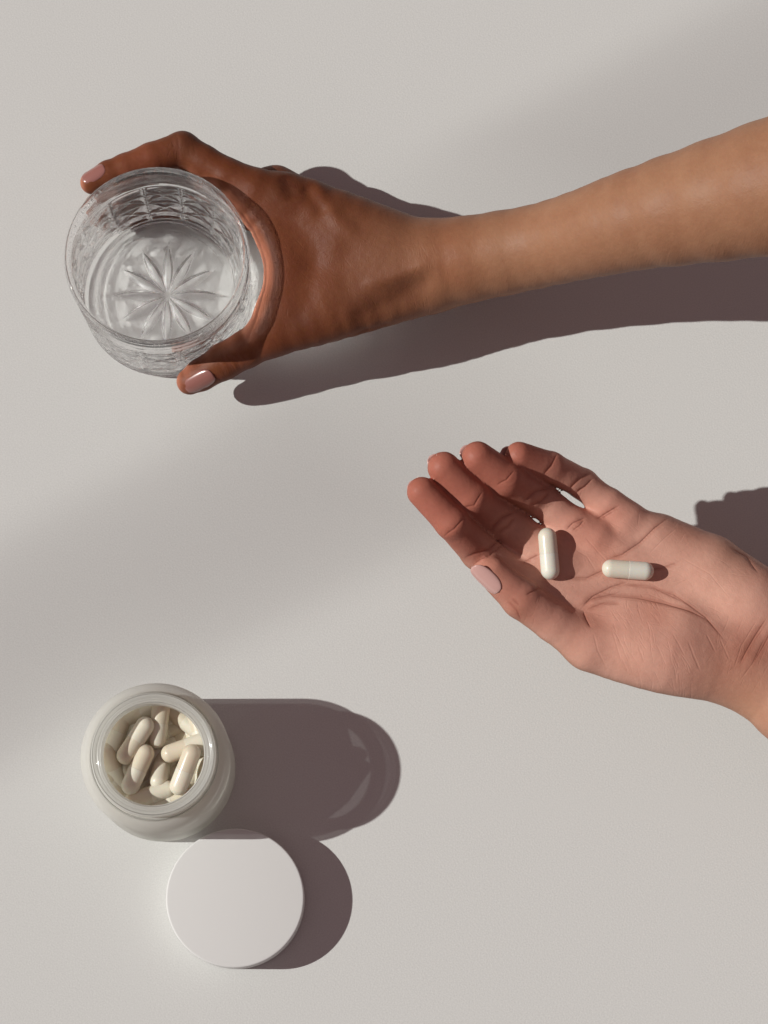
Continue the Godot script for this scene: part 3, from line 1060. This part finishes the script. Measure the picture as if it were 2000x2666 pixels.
	var fine := [
		[0.08, 0.39, Vector2(86.6, 66.3), Vector2(88.4, 73.7), Vector2(92.4, 80.5)],
		[0.07, 0.39, Vector2(94.2, 64.2), Vector2(96.8, 73.7), Vector2(98.7, 79.1)],
		[0.07, 0.39, Vector2(105.1, 72.1), Vector2(107.9, 79.3)],
		[0.07, 0.39, Vector2(112.5, 71.2), Vector2(117.1, 81.2)],
		[0.10, 0.45, Vector2(125.6, 69.1), Vector2(128.4, 76.5), Vector2(131.3, 82.6)],
		[0.08, 0.39, Vector2(119.2, 66.3), Vector2(124.6, 76.6)],
		[0.08, 0.39, Vector2(133.5, 65.8), Vector2(138.0, 75.2)],
		[0.07, 0.39, Vector2(97.7, 75.6), Vector2(101.7, 83.3)],
		[0.07, 0.39, Vector2(139.2, 67.5), Vector2(143.7, 77.8)],
		[0.07, 0.34, Vector2(98.6, 33.5), Vector2(112.7, 37.1), Vector2(125.8, 40.8)],
		[0.07, 0.34, Vector2(92.0, 39.2), Vector2(106.1, 41.9), Vector2(118.2, 48.4)],
		[0.08, 0.34, Vector2(109.9, 33.3), Vector2(117.6, 25.6), Vector2(123.8, 20.1)],
		[0.07, 0.34, Vector2(123.1, 33.3), Vector2(136.1, 40.9), Vector2(145.2, 52.2)],
		[0.08, 0.34, Vector2(87.1, 53.4), Vector2(98.4, 48.6), Vector2(110.6, 49.4), Vector2(124.5, 55.3)],
		[0.07, 0.34, Vector2(88.9, 55.3), Vector2(99.3, 51.5), Vector2(112.4, 52.8)],
		[0.07, 0.34, Vector2(77.9, 29.9), Vector2(84.5, 33.6), Vector2(89.1, 41.1)],
		[0.07, 0.34, Vector2(83.5, 25.4), Vector2(89.2, 31.7), Vector2(94.8, 37.3)],
		[0.09, 0.34, Vector2(156.4, 58.8), Vector2(148.6, 71.1), Vector2(144.7, 82.3)],
		[0.09, 0.34, Vector2(160.1, 65.1), Vector2(153.2, 78.5), Vector2(147.6, 85.8)],
		[0.18, 0.36, Vector2(24.5, 29.9), Vector2(28.7, 27.5), Vector2(33.4, 22.3)],
		[0.23, 0.36, Vector2(32.7, 36.8), Vector2(40.0, 34.6), Vector2(43.8, 32.4), Vector2(48.4, 26.4)],
		[0.16, 0.36, Vector2(36.4, 39.2), Vector2(43.8, 35.5), Vector2(49.9, 28.7)],
		[0.18, 0.36, Vector2(32.4, 17.7), Vector2(37.0, 17.0), Vector2(40.7, 10.9)],
		[0.24, 0.36, Vector2(43.6, 24.7), Vector2(48.5, 20.1), Vector2(54.9, 15.4)],
		[0.21, 0.36, Vector2(46.9, 25.3), Vector2(51.5, 22.5), Vector2(54.8, 18.0)],
		[0.18, 0.36, Vector2(46.3, 8.2), Vector2(50.4, 6.2), Vector2(53.7, 2.2)],
		[0.24, 0.36, Vector2(57.9, 12.9), Vector2(63.0, 8.4), Vector2(69.6, 5.1)],
		[0.21, 0.36, Vector2(60.5, 14.3), Vector2(65.6, 11.7), Vector2(69.5, 7.3)],
		[0.18, 0.36, Vector2(65.9, 2.2), Vector2(69.5, -1.6), Vector2(72.1, -7.5)],
		[0.23, 0.36, Vector2(77.2, 6.4), Vector2(81.2, 2.8), Vector2(86.3, -2.0)],
		[0.21, 0.36, Vector2(80.1, 7.4), Vector2(84.2, 4.7), Vector2(87.6, 1.0)],
		[0.24, 0.36, Vector2(76.1, 23.0), Vector2(78.8, 20.3), Vector2(84.6, 17.7)],
		[0.18, 0.36, Vector2(78.4, 23.5), Vector2(81.7, 21.3), Vector2(83.6, 18.8)],
		[0.23, 0.36, Vector2(88.9, 17.8), Vector2(93.2, 15.4), Vector2(98.8, 12.2)],
		[0.16, 0.36, Vector2(91.4, 17.2), Vector2(96.0, 15.0)],
		[0.21, 0.36, Vector2(57.2, 36.8), Vector2(61.9, 34.8), Vector2(64.7, 33.6)],
		[0.23, 0.36, Vector2(120.4, 15.6), Vector2(113.0, 21.8), Vector2(107.2, 27.6), Vector2(99.5, 33.0), Vector2(92.0, 35.4)],
		[0.21, 0.36, Vector2(74.0, 43.2), Vector2(84.4, 43.1), Vector2(91.5, 39.7), Vector2(99.5, 36.3)],
		[0.24, 0.36, Vector2(81.4, 56.3), Vector2(86.2, 52.0), Vector2(94.6, 50.0), Vector2(105.9, 50.9), Vector2(117.1, 53.3), Vector2(128.2, 56.7), Vector2(137.6, 61.7)],
		[0.21, 0.36, Vector2(82.4, 55.2), Vector2(87.1, 50.6), Vector2(94.7, 46.7), Vector2(102.3, 44.3)],
		[0.18, 0.36, Vector2(84.3, 56.2), Vector2(91.8, 53.4), Vector2(99.2, 53.4)],
		[0.21, 0.36, Vector2(82.9, 56.2), Vector2(84.1, 60.3), Vector2(85.8, 64.4)],
		[0.13, 0.36, Vector2(98.5, 45.3), Vector2(112.6, 46.5), Vector2(126.5, 53.2)],
		[0.13, 0.36, Vector2(102.3, 41.0), Vector2(117.4, 38.0), Vector2(123.1, 36.1)],
		[0.13, 0.36, Vector2(107.9, 45.6), Vector2(121.0, 49.3), Vector2(133.9, 58.9), Vector2(142.0, 69.3)],
		[0.16, 0.36, Vector2(160.1, 58.7), Vector2(154.5, 67.1), Vector2(150.4, 73.9), Vector2(147.5, 79.5)],
		[0.10, 0.36, Vector2(164.0, 60.5), Vector2(158.2, 70.8), Vector2(152.2, 80.4)],
		[0.18, 0.36, Vector2(146.5, 29.2), Vector2(152.3, 31.7), Vector2(157.2, 40.2)],
		[0.21, 0.36, Vector2(58.4, 52.3), Vector2(62.3, 50.0), Vector2(65.5, 47.3)],
		[0.16, 0.36, Vector2(51.1, 54.4), Vector2(54.8, 58.0), Vector2(56.9, 61.8)],
		[0.13, 0.36, Vector2(52.9, 53.6), Vector2(56.1, 56.3)]
	]
	var fields := [
		[Vector2(111.5, 75.8), 26.0, 12.0, 1.25, 0.25, 130, 10.0, 0.16], [Vector2(117.4, 40.8), 30.0, 14.0, 0.35, 0.45, 120, 9.0, 0.13],
		[Vector2(108.1, 29.5), 24.0, 12.0, 2.5, 0.4, 70, 8.0, 0.12], [Vector2(150.4, 74.8), 10.0, 14.0, 2.1, 0.25, 50, 14.0, 0.12],
		[Vector2(89.0, 52.5), 14.0, 6.0, 0.2, 0.3, 30, 9.0, 0.15], [Vector2(67.8, 59.5), 14.0, 7.0, 2.2, 0.3, 40, 6.0, 0.12],
		[Vector2(64.6, 10.6), 8.0, 5.0, 2.2, 0.3, 24, 7.0, 0.13], [Vector2(49.5, 21.2), 8.0, 5.0, 2.2, 0.3, 24, 7.0, 0.13], [Vector2(81.7, 4.0), 8.0, 5.0, 2.2, 0.3, 24, 7.0, 0.13],
		[Vector2(57.2, 25.8), 16.0, 8.0, 2.2, 0.35, 40, 5.0, 0.09], [Vector2(73.2, 16.1), 16.0, 8.0, 2.2, 0.35, 40, 5.0, 0.09],
	]
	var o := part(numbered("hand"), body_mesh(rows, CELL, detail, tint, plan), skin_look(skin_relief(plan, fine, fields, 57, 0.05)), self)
	tag(o, "open left hand held palm up at the right edge with two capsules on the palm", "hand")
	var look := nail_look(Color(0.79, 0.62, 0.59))
	nail(o, look, Vector3(44.9, 84.0, 42.8) + Vector3(-3.2, 4.9, 3.4), Vector3(-0.72, 0.2, -0.66), Vector3(-0.48, 0.70, 0.53), 7.8, 4.9, 6.0)
	for q in [[Vector3(15.6, 101.0, 11.6), Vector3(27.8, 97.0, 23.7), 6.3], [Vector3(24.6, 100.0, 1.3), Vector3(35.8, 93.0, 12.1), 6.7], [Vector3(38.6, 99.0, -3.4), Vector3(50.4, 92.0, 3.9), 6.5], [Vector3(56.0, 92.0, -5.6), Vector3(69.6, 83.0, -2.8), 5.7]]:
		var d: Vector3 = (q[0] - q[1]).normalized()
		var back_of := (d * d.y - Vector3.UP).normalized()
		nail(o, look, q[0] + back_of * (q[2] - 0.2) + d * 0.3, d, back_of, 5.8, 4.4, 5.4)
